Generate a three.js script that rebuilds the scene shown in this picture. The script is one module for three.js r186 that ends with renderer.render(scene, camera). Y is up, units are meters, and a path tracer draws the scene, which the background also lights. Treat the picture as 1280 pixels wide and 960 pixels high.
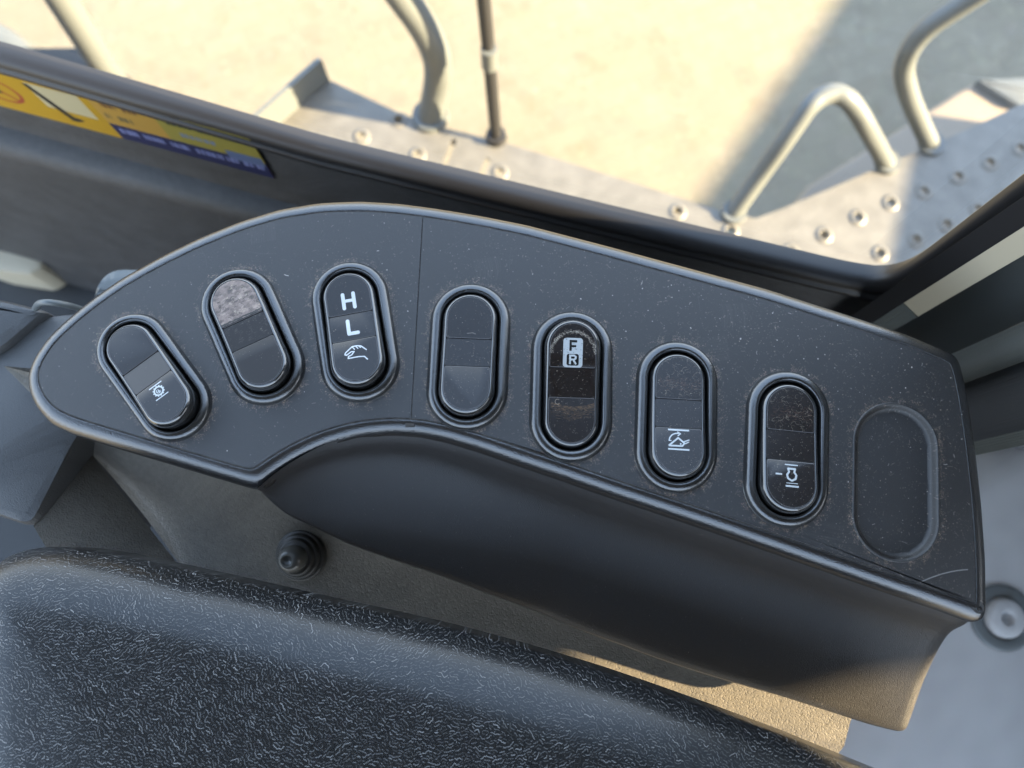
import * as THREE from 'three';
import { RoundedBoxGeometry } from 'three/addons/geometries/RoundedBoxGeometry.js';
import { mergeGeometries, mergeVertices, toCreasedNormals } from 'three/addons/utils/BufferGeometryUtils.js';
import { createNoise2D, createNoise3D } from 'simplex-noise';

// ---------------------------------------------------------------- camera, sky, sun, exposure
const CAM_Y = 3.0, TILT = 12.3, FPX = 963;                    // phone held over the console, looking almost straight down
const scene = new THREE.Scene();
const camera = new THREE.PerspectiveCamera(2 * Math.atan(480 / FPX) * 180 / Math.PI, 4 / 3, 0.02, 300);
camera.position.set(0, CAM_Y, 0);
camera.rotation.x = -THREE.MathUtils.degToRad(90 - TILT);
camera.focus = 0.352;
camera.userData.fStop = 6.8;
camera.updateMatrixWorld(true);

const SUN_EL = 23, SUN_AZ = 9;                              // from the rear of the machine, almost along the cab wall
const el = THREE.MathUtils.degToRad(SUN_EL), az = THREE.MathUtils.degToRad(SUN_AZ);
const sunDir = new THREE.Vector3(Math.cos(el) * Math.cos(az), Math.sin(el), Math.cos(el) * Math.sin(az));
{
  // clear hazy blue sky, paler towards the horizon and round the sun
  const W = 512, H = 256, d = new Float32Array(W * H * 4), v = new THREE.Vector3();
  for (let y = 0; y < H; y++) for (let x = 0; x < W; x++) {
    const up = ((y + 0.5) / H - 0.5) * Math.PI, r = ((x + 0.5) / W - 0.5) * 2 * Math.PI;
    v.set(Math.cos(r) * Math.cos(up), Math.sin(up), Math.sin(r) * Math.cos(up));
    const h = Math.pow(1 - Math.max(0, v.y), 2.6), c = Math.max(0, v.dot(sunDir)), g = 0.10 * Math.pow(c, 3) + 0.25 * Math.pow(c, 24), k = (y * W + x) * 4;
    d[k] = 0.172 + 0.22 * h + g; d[k + 1] = 0.245 + 0.20 * h + g * 0.92; d[k + 2] = 0.362 + 0.13 * h + g * 0.80; d[k + 3] = 1;
  }
  const t = new THREE.DataTexture(d, W, H, THREE.RGBAFormat, THREE.FloatType);
  t.mapping = THREE.EquirectangularReflectionMapping; t.magFilter = THREE.LinearFilter; t.needsUpdate = true;
  scene.background = t; scene.environment = t;
}
const sun = new THREE.DirectionalLight(0xffffff, 5);
sun.name = 'sun';
sun.color.setRGB(1.0, 0.79, 0.48);
sun.position.copy(sunDir).multiplyScalar(12).add(new THREE.Vector3(0, 2, 0));
sun.target.position.set(0, 2, 0);
sun.castShadow = true;
sun.shadow.mapSize.set(2048, 2048);
Object.assign(sun.shadow.camera, { left: -6, right: 6, top: 6, bottom: -6, near: 0.1, far: 40 });
scene.add(sun, sun.target);
const renderer = new THREE.WebGLRenderer({ antialias: true });
renderer.toneMapping = THREE.LinearToneMapping;
renderer.toneMappingExposure = 9.4;
renderer.shadowMap.enabled = true;

// ---------------------------------------------------------------- helpers
function rng(seed) { let a = seed >>> 0; return () => { a = (a + 0x6D2B79F5) | 0; let t = Math.imul(a ^ (a >>> 15), 1 | a); t = (t + Math.imul(t ^ (t >>> 7), 61 | t)) ^ t; return ((t ^ (t >>> 14)) >>> 0) / 4294967296; }; }
const V3 = (x, y, z) => new THREE.Vector3(x, y, z);
const lerp = THREE.MathUtils.lerp, clamp = THREE.MathUtils.clamp;
// photo pixel -> point on the horizontal plane at height y
function at(px, py, y) {
  const d = V3((px - 640) / FPX, -(py - 480) / FPX, -1).applyQuaternion(camera.quaternion);
  return d.multiplyScalar((CAM_Y - y) / -d.y).add(camera.position);
}
const used = {};
function numbered(n) { used[n] = (used[n] ?? -1) + 1; return used[n] ? n + '_' + String(used[n]).padStart(3, '0') : n; }
function thing(name, label, category, base, opt = {}) {
  const g = new THREE.Group(); g.name = numbered(name);
  g.position.copy(base); if (opt.turn) g.rotation.y = opt.turn;
  g.userData = { label, category }; if (opt.group) g.userData.group = opt.group;
  scene.add(g); g.updateMatrixWorld(true); return g;
}
function shade(m) { m.castShadow = m.receiveShadow = true; return m; }
// geometry in world coordinates, made a child
function part(name, geo, mat, parent, label) {
  parent.updateMatrixWorld(true);
  geo.applyMatrix4(parent.matrixWorld.clone().invert());
  const m = shade(new THREE.Mesh(geo, mat)); m.name = name; parent.add(m); if (label) m.userData.label = label; return m;
}
function localPart(name, geo, mat, parent, label) { const m = shade(new THREE.Mesh(geo, mat)); m.name = name; parent.add(m); if (label) m.userData.label = label; return m; }
function structure(name, geo, mat) { const m = shade(new THREE.Mesh(geo, mat)); m.name = name; m.userData = { kind: 'structure' }; scene.add(m); return m; }

function geoFrom(pos, idx, uv) {
  const g = new THREE.BufferGeometry();
  g.setAttribute('position', new THREE.Float32BufferAttribute(pos, 3));
  if (!uv) { uv = []; for (let i = 0; i < pos.length; i += 3) uv.push(pos[i], -pos[i + 2]); }
  g.setAttribute('uv', new THREE.Float32BufferAttribute(uv, 2));
  g.setIndex(idx); g.computeVertexNormals(); return g;
}
// polygons in plan are arrays of [x, z]
function resample(pts, step, closed = true) {
  const out = [], n = pts.length, m = closed ? n : n - 1;
  for (let i = 0; i < m; i++) {
    const a = pts[i], b = pts[(i + 1) % n], L = Math.hypot(b[0] - a[0], b[1] - a[1]), k = Math.max(1, Math.round(L / step));
    for (let j = 0; j < k; j++) out.push([lerp(a[0], b[0], j / k), lerp(a[1], b[1], j / k)]);
  }
  if (!closed) out.push(pts[n - 1].slice());
  return out;
}
function smooth(pts, passes, closed = true) {
  for (let p = 0; p < passes; p++) { const n = pts.length; pts = pts.map((q, i) => (!closed && (i === 0 || i === n - 1)) ? q : [0, 1].map((k) => q[k] * 0.5 + 0.25 * (pts[(i + n - 1) % n][k] + pts[(i + 1) % n][k]))); }
  return pts;
}
function areaOf(p) { let s = 0; for (let i = 0; i < p.length; i++) { const a = p[i], b = p[(i + 1) % p.length]; s += a[0] * b[1] - b[0] * a[1]; } return s / 2; }
function inset(pts, d) {                                   // d > 0 goes inwards
  const n = pts.length, sgn = areaOf(pts) > 0 ? 1 : -1;
  return pts.map((q, i) => { const a = pts[(i + n - 1) % n], b = pts[(i + 1) % n], tx = b[0] - a[0], tz = b[1] - a[1], L = Math.hypot(tx, tz) || 1; return [q[0] - sgn * tz / L * d, q[1] + sgn * tx / L * d]; });
}
function insetFar(pts, d, step = 0.0005) { const k = Math.max(1, Math.ceil(Math.abs(d) / step)); for (let i = 0; i < k; i++) pts = smooth(inset(pts, d / k), 1); return pts; }
// rings: [{p: polygon, y: number or function(x, z)}] of equal count; joined into walls, last one filled when cap is set
function loft(rings, cap = true, base = false) {
  const n = rings[0].p.length, pos = [], idx = [];
  const flip = areaOf(rings[0].p) > 0;
  for (const r of rings) for (const [x, z] of r.p) pos.push(x, typeof r.y === 'function' ? r.y(x, z) : r.y, z);
  for (let k = 0; k < rings.length - 1; k++) for (let i = 0; i < n; i++) {
    const a = k * n + i, b = k * n + (i + 1) % n, c = a + n, d = b + n;
    if (flip) idx.push(a, c, b, b, c, d); else idx.push(a, b, c, b, d, c);
  }
  const fill = (k, up) => {
    const r = rings[k], tri = THREE.ShapeUtils.triangulateShape(r.p.map(([x, z]) => new THREE.Vector2(x, -z)), []);
    for (const [a, b, c] of tri) {
      const A = r.p[a], B = r.p[b], C = r.p[c], s = (B[0] - A[0]) * -(C[1] - A[1]) - -(B[1] - A[1]) * (C[0] - A[0]);
      if ((s > 0) === up) idx.push(k * n + a, k * n + b, k * n + c); else idx.push(k * n + a, k * n + c, k * n + b);
    }
  };
  if (cap) fill(rings.length - 1, true);
  if (base) fill(0, false);
  return geoFrom(pos, idx);
}
function sharp(g, deg = 30) { return toCreasedNormals(g, THREE.MathUtils.degToRad(deg)); }
function stadium(R, L, n = 20) {                            // long axis along z
  const p = [];
  for (let i = 0; i <= n; i++) { const a = Math.PI * i / n; p.push([R * Math.cos(a), L + R * Math.sin(a)]); }
  for (let i = 1; i < 8; i++) p.push([-R, lerp(L, -L, i / 8)]);
  for (let i = 0; i <= n; i++) { const a = Math.PI + Math.PI * i / n; p.push([R * Math.cos(a), -L + R * Math.sin(a)]); }
  for (let i = 1; i < 8; i++) p.push([R, lerp(-L, L, i / 8)]);
  return p;
}
// vertical prism over a plan polygon
function prism(poly, y0, y1, r = 0) {
  if (!r) return sharp(loft([{ p: poly, y: y0 }, { p: poly, y: y1 }], true, true), 25);
  const q = smooth(resample(poly, r / 2), 3);
  return sharp(loft([{ p: q, y: y0 }, { p: q, y: y1 - r }, { p: insetFar(q, r * 0.3), y: y1 - r * 0.3 }, { p: insetFar(q, r), y: y1 }], true, true), 40);
}
function tube(points, r, seg = 60, rad = 16) {
  const c = new THREE.CatmullRomCurve3(points, false, 'centripetal');
  const g = new THREE.TubeGeometry(c, seg, r, rad, false), caps = [];
  for (const t of [0, 1]) { const d = new THREE.CircleGeometry(r, rad); const dir = c.getTangent(t).multiplyScalar(t ? 1 : -1); d.applyQuaternion(new THREE.Quaternion().setFromUnitVectors(V3(0, 0, 1), dir)); const p = c.getPoint(t); d.translate(p.x, p.y, p.z); caps.push(d); }
  return mergeGeometries([g, ...caps]);
}
function planarUV(g, x0, z0, w, h) {
  const p = g.attributes.position, uv = new Float32Array(p.count * 2);
  for (let i = 0; i < p.count; i++) { uv[2 * i] = (p.getX(i) - x0) / w; uv[2 * i + 1] = 1 - (p.getZ(i) - z0) / h; }
  g.setAttribute('uv', new THREE.BufferAttribute(uv, 2)); return g;
}
// box-like uv in metres, chosen by the way each face points
function boxUV(g) {
  g = g.index ? g.toNonIndexed() : g; const p = g.attributes.position, uv = new Float32Array(p.count * 2), a = V3(), b = V3(), c = V3(), n = V3();
  for (let i = 0; i < p.count; i += 3) {
    a.fromBufferAttribute(p, i); b.fromBufferAttribute(p, i + 1); c.fromBufferAttribute(p, i + 2); n.crossVectors(b.clone().sub(a), c.clone().sub(a));
    const ax = Math.abs(n.x), ay = Math.abs(n.y), az2 = Math.abs(n.z);
    [a, b, c].forEach((q, k) => { const [u, v] = ay >= ax && ay >= az2 ? [q.x, -q.z] : ax > az2 ? [q.z, q.y] : [q.x, q.y]; uv[2 * (i + k)] = u; uv[2 * (i + k) + 1] = v; });
  }
  g.setAttribute('uv', new THREE.BufferAttribute(uv, 2)); return g;
}

// ---------------------------------------------------------------- textures and materials
const n2 = createNoise2D(rng(11)), n3 = createNoise3D(rng(12));
function tiledNoise(u, v, f, s = 0) {                        // periodic in u and v
  const a = u * 2 * Math.PI, b = v * 2 * Math.PI, k = f / (2 * Math.PI);
  return n3(Math.cos(a) * k + s, Math.sin(a) * k + Math.cos(b) * k * 1.31, Math.sin(b) * k * 1.31 - s) ;
}
function grey(w, h, fn) {
  const d = new Uint8Array(w * h * 4);
  for (let y = 0; y < h; y++) for (let x = 0; x < w; x++) { const v = clamp(fn(x / w, y / h, x, y), 0, 1) * 255, i = (y * w + x) * 4; d[i] = d[i + 1] = d[i + 2] = v; d[i + 3] = 255; }
  const t = new THREE.DataTexture(d, w, h); t.magFilter = THREE.LinearFilter; t.minFilter = THREE.LinearFilter; t.wrapS = t.wrapT = THREE.RepeatWrapping; t.needsUpdate = true; return t;
}
function rgbTex(w, h, fn) {
  const d = new Uint8Array(w * h * 4);
  for (let y = 0; y < h; y++) for (let x = 0; x < w; x++) { const c = fn(x / w, y / h, x, y), i = (y * w + x) * 4; for (let k = 0; k < 3; k++) d[i + k] = clamp(c[k], 0, 1) * 255; d[i + 3] = 255; }
  const t = new THREE.DataTexture(d, w, h); t.colorSpace = THREE.SRGBColorSpace; t.magFilter = THREE.LinearFilter; t.minFilter = THREE.LinearFilter; t.wrapS = t.wrapT = THREE.RepeatWrapping; t.needsUpdate = true; return t;
}
function canvasTex(w, h, draw) {
  const c = document.createElement('canvas'); c.width = w; c.height = h; draw(c.getContext('2d'), w, h);
  const t = new THREE.CanvasTexture(c); t.colorSpace = THREE.SRGBColorSpace; t.magFilter = THREE.LinearFilter; return t;
}
function rep(t, r) { const c = t.clone(); c.wrapS = c.wrapT = THREE.RepeatWrapping; c.repeat.set(r, r); c.needsUpdate = true; return c; }
const std = (o) => new THREE.MeshStandardMaterial(o), lin = (r, g, b) => new THREE.Color().setRGB(r, g, b);

const grainTex = grey(512, 512, (() => { const R = rng(5), cells = Array.from({ length: 5200 }, () => [R(), R()]); const N = 72, grid = Array.from({ length: N * N }, () => []); cells.forEach((c) => grid[Math.floor(c[1] * N) * N + Math.floor(c[0] * N)].push(c)); return (u, v) => { let m = 9; const gx = Math.floor(u * N), gy = Math.floor(v * N); for (let j = -1; j <= 1; j++) for (let i = -1; i <= 1; i++) { const cx = (gx + i + N) % N, cy = (gy + j + N) % N; for (const c of grid[cy * N + cx]) { let dx = Math.abs(c[0] - u), dy = Math.abs(c[1] - v); dx = Math.min(dx, 1 - dx); dy = Math.min(dy, 1 - dy); m = Math.min(m, dx * dx + dy * dy); } } return 1 - Math.sqrt(m) * N * 0.9; }; })());
const GRAIN = (size) => rep(grainTex, 1 / size);           // the tile spans this many metres

// dusty print for the flat switch fascia, laid out in metres over the fascia itself
const FX = -0.235, FZ = -0.185, FW = 0.46, FH = 0.23;
const YP = 2.655;                                            // top of the console
const SW = [                                                 // centre of every oval in the photograph, lean, half width and half length in pixels
  [193, 471, 36, 48, 87], [316, 420, 23.5, 49.5, 88], [444, 414, 8.7, 49.5, 88], [586, 445, -3, 50.5, 92],
  [714, 482, -1, 51.5, 94.5], [845, 520, -1, 51.5, 95], [983, 560, -1.5, 53, 98], [1120, 601, 0, 54, 99.5],
].map(([px, py, a, r, l]) => {
  const t = THREE.MathUtils.degToRad(a), c = at(px, py, YP), u = [Math.sin(t), Math.cos(t)];
  const half = at(px + u[1] * r, py - u[0] * r, YP).distanceTo(at(px - u[1] * r, py + u[0] * r, YP)) / 2;
  const len = at(px + u[0] * l, py + u[1] * l, YP).distanceTo(at(px - u[0] * l, py - u[1] * l, YP)) / 2;
  const e = at(px + u[0] * l, py + u[1] * l, YP).sub(at(px - u[0] * l, py - u[1] * l, YP));
  return { c, turn: Math.atan2(e.x, e.z), R: half, L: len - half, k: half / 0.0187 };
});
function speck(ctx, R, x, y, s, color) {
  ctx.fillStyle = color; ctx.strokeStyle = color;
  if (R() < 0.22) { ctx.lineWidth = s * 0.55; const a = R() * 6.3, l = s * (2 + 4 * R()), b = a + (R() - 0.5) * 1.6; ctx.beginPath(); ctx.moveTo(x, y); ctx.quadraticCurveTo(x + Math.cos(a) * l * 0.5, y + Math.sin(a) * l * 0.5, x + Math.cos(b) * l, y + Math.sin(b) * l); ctx.stroke(); }
  else { ctx.beginPath(); ctx.ellipse(x, y, s * (0.5 + R() * 0.5), s * (0.35 + R() * 0.4), R() * 3, 0, 7); ctx.fill(); }
}
const fasciaTex = canvasTex(2048, 1024, (ctx, W, H) => {
  const R = rng(77), k = W / FW, X = (x) => (x - FX) * k, Z = (z) => (z - FZ) * k;
  ctx.fillStyle = '#211f1e'; ctx.fillRect(0, 0, W, H);
  for (let i = 0; i < 42000; i++) {                          // fine settled dust, patchy, thicker towards the rear end
    const x = R() * W, y = R() * H, d = 0.5 + 0.5 * n2(x / 170, y / 170) + 0.3 * n2(x / 40, y / 40), want = 0.16 + 0.75 * clamp((x / W - 0.25) / 0.5, 0, 1);
    if (R() > want * (0.35 + d)) continue;
    const a = 0.16 + 0.55 * R() * R(); speck(ctx, R, x, y, 0.7 + 1.2 * R(), `rgba(186,166,142,${a})`);
  }
  for (let i = 0; i < 2600; i++) {
    const x = R() * W, y = R() * H, want = 0.25 + 0.75 * clamp((x / W - 0.3) / 0.4, 0, 1); if (R() > want) continue;
    speck(ctx, R, x, y, 0.9 + 1.5 * R() * R(), `rgba(222,212,198,${0.45 + 0.5 * R()})`);
  }
  for (const s of SW) {                                      // dirt caught round every bezel
    const p = stadium(s.R, s.L, 24);
    for (let i = 0; i < 2400; i++) {
      const j = Math.floor(R() * p.length), t = R(), q = [0, 1].map((e) => lerp(p[j][e], p[(j + 1) % p.length][e], t)), o = Math.abs((R() + R() + R() - 1.5)) * 0.0034, len = Math.hypot(q[0], q[1]), x = q[0] * (1 + o / len), z = q[1] * (1 + o / len), c = Math.cos(s.turn), n = Math.sin(s.turn);
      const wx = s.c.x + x * c + z * n, wz = s.c.z - x * n + z * c;
      if (n2(wx * 180, wz * 180) < -0.25) continue;
      speck(ctx, R, X(wx), Z(wz), 0.6 + 0.8 * R(), `rgba(${160 + 30 * R()},${134 + 20 * R()},${108 + 16 * R()},${0.26 + 0.46 * R()})`);
    }
  }
  for (let i = 0; i < 90; i++) {                             // hairline scuffs
    const x = R() * W, y = R() * H, a = R() * 6.3, l = 15 + 60 * R(); ctx.strokeStyle = `rgba(150,146,140,${0.08 + 0.14 * R()})`; ctx.lineWidth = 0.8;
    ctx.beginPath(); ctx.moveTo(x, y); ctx.quadraticCurveTo(x + Math.cos(a) * l * 0.5 + 4 * R(), y + Math.sin(a) * l * 0.5, x + Math.cos(a + 0.2) * l, y + Math.sin(a + 0.2) * l); ctx.stroke();
  }
  for (let q = 0; q < 14; q++) { const cx = R() * W, cy = R() * H, a = R() * 6.3, l = 40 + 90 * R(); for (let m = 0; m < 26; m++) { const o = (m - 13) * 2.1 + 2 * R(), x = cx - Math.sin(a) * o, y = cy + Math.cos(a) * o, e = l * (0.6 + 0.6 * R()); ctx.strokeStyle = `rgba(150,140,128,${0.03 + 0.07 * R()})`; ctx.lineWidth = 0.8 + R(); ctx.beginPath(); ctx.moveTo(x, y); ctx.quadraticCurveTo(x + Math.cos(a) * e * 0.5 + 6, y + Math.sin(a) * e * 0.5 + 6, x + Math.cos(a) * e, y + Math.sin(a) * e); ctx.stroke(); } }
  const s0 = at(1150, 728, YP), s1 = at(1182, 713, YP), s2 = at(1210, 712, YP);   // the curved scratch by the rear corner
  ctx.strokeStyle = 'rgba(170,166,160,0.7)'; ctx.lineWidth = 2; ctx.beginPath(); ctx.moveTo(X(s0.x), Z(s0.z)); ctx.quadraticCurveTo(X(s1.x), Z(s1.z), X(s2.x), Z(s2.z)); ctx.stroke();
});
const M = {};
M.fascia = new THREE.MeshPhysicalMaterial({ map: fasciaTex, roughness: 0.33, ior: 1.62, bumpMap: GRAIN(0.03), bumpScale: 0.00006 });
{
  // dust print without a fixed place, one tile of 0.25 m
  const dustOver = (body, seed) => { const t = canvasTex(1024, 1024, (ctx, W, H) => {
    const R = rng(seed); ctx.fillStyle = body; ctx.fillRect(0, 0, W, H);
    for (let i = 0; i < 7000; i++) { const x = R() * W, y = R() * H; if (n2(x / 130 + 9, y / 130) < R() * 1.6 - 0.9) continue; speck(ctx, R, x, y, 0.7 + R(), `rgba(178,164,146,${0.12 + 0.34 * R() * R()})`); }
    for (let i = 0; i < 420; i++) speck(ctx, R, R() * W, R() * H, 0.9 + 1.2 * R() * R(), `rgba(196,188,176,${0.3 + 0.4 * R()})`);
  });
  t.wrapS = t.wrapT = THREE.RepeatWrapping; t.repeat.set(4, 4); return t; };
  const dust = dustOver('#1b1a1a', 78), dustGrey = dustOver('#2b2928', 79);
  M.shell = new THREE.MeshPhysicalMaterial({ map: dust, roughness: 0.25, ior: 1.9, bumpMap: GRAIN(0.03), bumpScale: 0.00006 });
  M.shellSoft = new THREE.MeshPhysicalMaterial({ map: dustGrey, roughness: 0.4, ior: 1.6, bumpMap: GRAIN(0.03), bumpScale: 0.00012 });
}
M.bezel = new THREE.MeshPhysicalMaterial({ color: lin(0.010, 0.010, 0.010), roughness: 0.24, ior: 1.95, bumpMap: GRAIN(0.03), bumpScale: 0.00003 });
M.rocker = new THREE.MeshPhysicalMaterial({ color: lin(0.007, 0.007, 0.007), roughness: 0.2, ior: 1.8, clearcoat: 1, clearcoatRoughness: 0.1 });
M.grooveDust = std({ map: rgbTex(256, 256, (u, v, x, y) => { const a = 0.25 + 0.05 * tiledNoise(u, v, 60) + 0.05 * tiledNoise(u, v, 18, 4); return [a * 1.0, a * 0.94, a * 0.88]; }), roughness: 0.95 });
M.grooveDust.map.repeat.set(8, 8);
M.housing = std({ map: rgbTex(512, 512, (u, v) => { const a = 0.31 + 0.02 * tiledNoise(u, v, 40) + 0.02 * tiledNoise(u, v, 7, 3); return [a * 1.07, a, a * 0.89]; }), roughness: 0.5, bumpMap: GRAIN(0.04), bumpScale: 0.0002 });
M.housing.map.repeat.set(6, 6);
M.pod = std({ color: lin(0.05, 0.05, 0.05), roughness: 0.4, bumpMap: GRAIN(0.03), bumpScale: 0.0001 });
M.rubber = std({ color: lin(0.018, 0.018, 0.018), roughness: 0.55, bumpMap: GRAIN(0.05), bumpScale: 0.0001 });
M.knobCap = std({ color: lin(0.09, 0.088, 0.08), roughness: 0.2 });
M.knobBoot = std({ color: lin(0.035, 0.033, 0.03), roughness: 0.3 });
M.wall = std({ map: rgbTex(256, 256, (u, v) => { const a = 0.205 + 0.02 * tiledNoise(u, v, 30) + 0.02 * tiledNoise(u, v, 6, 8); return [a, a * 0.98, a * 0.97]; }), roughness: 0.5, bumpMap: GRAIN(0.05), bumpScale: 0.0002 });
M.wall.map.repeat.set(4, 4);
M.seal = std({ color: lin(0.013, 0.012, 0.012), roughness: 0.42 });
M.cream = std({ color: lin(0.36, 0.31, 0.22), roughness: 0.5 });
M.post = std({ color: lin(0.33, 0.31, 0.25), roughness: 0.45 });
M.darkTrim = std({ color: lin(0.05, 0.053, 0.05), roughness: 0.5 });
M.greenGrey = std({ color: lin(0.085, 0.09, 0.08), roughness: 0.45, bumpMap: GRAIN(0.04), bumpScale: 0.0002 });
M.floorGrey = std({ map: rgbTex(256, 256, (u, v) => { const a = 0.64 + 0.015 * tiledNoise(u, v, 30) + 0.02 * tiledNoise(u, v, 5, 8); return [a, a * 0.99, a * 0.98]; }), roughness: 0.6 });
M.liner = std({ color: lin(0.09, 0.088, 0.085), roughness: 0.8 });
M.steel = std({ map: rgbTex(512, 512, (u, v) => { const a = 0.415 + 0.02 * tiledNoise(u, v, 50) + 0.025 * tiledNoise(u, v, 8, 2); return [a, a * 0.985, a * 0.94]; }), roughness: 0.45, metalness: 0.25 });
M.steel.map.repeat.set(3, 3);
M.railGrey = std({ color: lin(0.10, 0.11, 0.11), roughness: 0.38 });
M.black = std({ color: lin(0.02, 0.02, 0.021), roughness: 0.4 });
M.glass = new THREE.MeshPhysicalMaterial({ color: 0xffffff, transmission: 1, thickness: 0, roughness: 0.02, ior: 1.5 });

// ---------------------------------------------------------------- ground
{
  const t = canvasTex(2048, 2048, (ctx, W, H) => {           // pale klinker paving, 4 m to the tile
    const R = rng(9); ctx.fillStyle = '#6a6455'; ctx.fillRect(0, 0, W, H);
    const bw = 2048 / 20, bh = 2048 / 40;
    for (let j = 0; j < 40; j++) for (let i = -1; i < 20; i++) {
      const s = 0.5 + 0.5 * (R() + R() - 1) + 0.25 * n2(i * 0.35, j * 0.18); const c = [107 + 5 * s, 101 + 5 * s, 87 + 4 * s];
      ctx.fillStyle = `rgb(${c.map(Math.round).join(',')})`; ctx.fillRect(i * bw + (j % 2) * bw / 2 + 2, j * bh + 2, bw - 4, bh - 4);
    }
    for (let i = 0; i < 5200; i++) { const x = R() * W, y = R() * H, r = 8 + 34 * R() * R(), v = n2(x / 260, y / 260); ctx.fillStyle = v + R() - 0.5 < 0 ? `rgba(80,73,58,${0.14 * R()})` : `rgba(138,130,112,${0.14 * R()})`; ctx.beginPath(); ctx.ellipse(x, y, r, r * 0.6, R() * 3, 0, 7); ctx.fill(); }
    for (let i = 0; i < 9000; i++) { const x = R() * W, y = R() * H; ctx.fillStyle = R() < 0.5 ? `rgba(90,80,60,${0.3 * R()})` : `rgba(165,152,126,${0.3 * R()})`; ctx.fillRect(x, y, 2 + 10 * R(), 2 + 6 * R()); }
  });
  t.wrapS = t.wrapT = THREE.RepeatWrapping; t.repeat.set(15, 15); t.rotation = 0.4;
  const g = new THREE.PlaneGeometry(60, 60); g.rotateX(-Math.PI / 2);
  structure('ground', g, std({ map: t, roughness: 0.85 }));
}

// ---------------------------------------------------------------- cab: wall line, roof, floor
const sillA = at(0, 60, 2.55), sillB = at(1090, 345, 2.55);
const W_ = V3().subVectors(sillB, sillA).setY(0).normalize();            // along the cab wall, towards the rear
const N_ = V3(-W_.z, 0, W_.x).multiplyScalar(W_.x > 0 ? 1 : -1);          // into the cab
const wallPoint = (s, inn, y) => V3(sillB.x + W_.x * s + N_.x * inn, y, sillB.z + W_.z * s + N_.z * inn);   // s metres behind the window's rear corner
function extrudeAlong(profile, s0, s1) {                                   // profile: [[in, y] ...] open strip; s along the wall
  const pos = [], idx = [], uv = []; let acc = 0;
  profile.forEach(([i, y], k) => { if (k) acc += Math.hypot(i - profile[k - 1][0], y - profile[k - 1][1]); for (const s of [s0, s1]) { const p = wallPoint(s, i, y); pos.push(p.x, p.y, p.z); uv.push(s, acc); } });
  for (let k = 0; k < profile.length - 1; k++) { const a = 2 * k; idx.push(a, a + 2, a + 1, a + 1, a + 2, a + 3); }
  return geoFrom(pos, idx, uv);
}
const plan = (...sp) => sp.map(([s, i]) => { const p = wallPoint(s, i, 0); return [p.x, p.z]; });
structure('cab_roof', prism(plan([-1.25, -0.02], [1.25, -0.02], [1.25, 1.35], [-1.25, 1.35]), 3.9, 3.98), M.liner);
structure('cab_floor', boxUV(prism(plan([-1.25, 0.06], [1.25, 0.06], [1.25, 1.35], [-1.25, 1.35]), 1.76, 1.84)), M.black);
structure('shade_header', prism(plan([1.2, 0.0], [1.25, 0.0], [1.25, 1.35], [1.2, 1.35]), 3.134, 3.9), M.liner);  // unseen header, its height shaped to let sun onto the deck only
structure('shade_rear_wall', prism(plan([1.2, 0.0], [1.25, 0.0], [1.25, 1.35], [1.2, 1.35]), 1.84, 2.92), M.liner);  // unseen wall, its top shaped to keep sun off the pale cover
structure('shade_quarter_wall', prism(plan([0.2, 0.0], [1.2, 0.0], [1.2, 0.02], [0.2, 0.02]), 1.84, 3.9), M.liner);  // unseen side wall added to keep sun and sky from the console
const wallProfile = [[-0.003, 2.534], [0.004, 2.536], [0.007, 2.532], [0.008, 2.458], [0.013, 2.444], [0.024, 2.441], [0.030, 2.435], [0.032, 2.425], [0.036, 2.40], [0.075, 2.10], [0.10, 1.84]];
structure('cab_wall', sharp(extrudeAlong(wallProfile, -1.25, 0.12), 50), M.wall);
structure('cab_outer_wall', extrudeAlong([[-0.003, 2.53], [-0.003, 1.6]], -1.25, 1.25), M.cream);

// ray of a pixel on the plane of the wall, inn metres into the cab
function onWall(px, py, inn = 0) {
  const d = at(px, py, 1).sub(camera.position).normalize(), p0 = wallPoint(0, inn, 0);
  return d.clone().multiplyScalar(p0.clone().sub(camera.position).dot(N_) / d.dot(N_)).add(camera.position);
}
const toWall = (p) => [p.clone().sub(sillB).setY(0).dot(W_), p.y];
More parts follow.
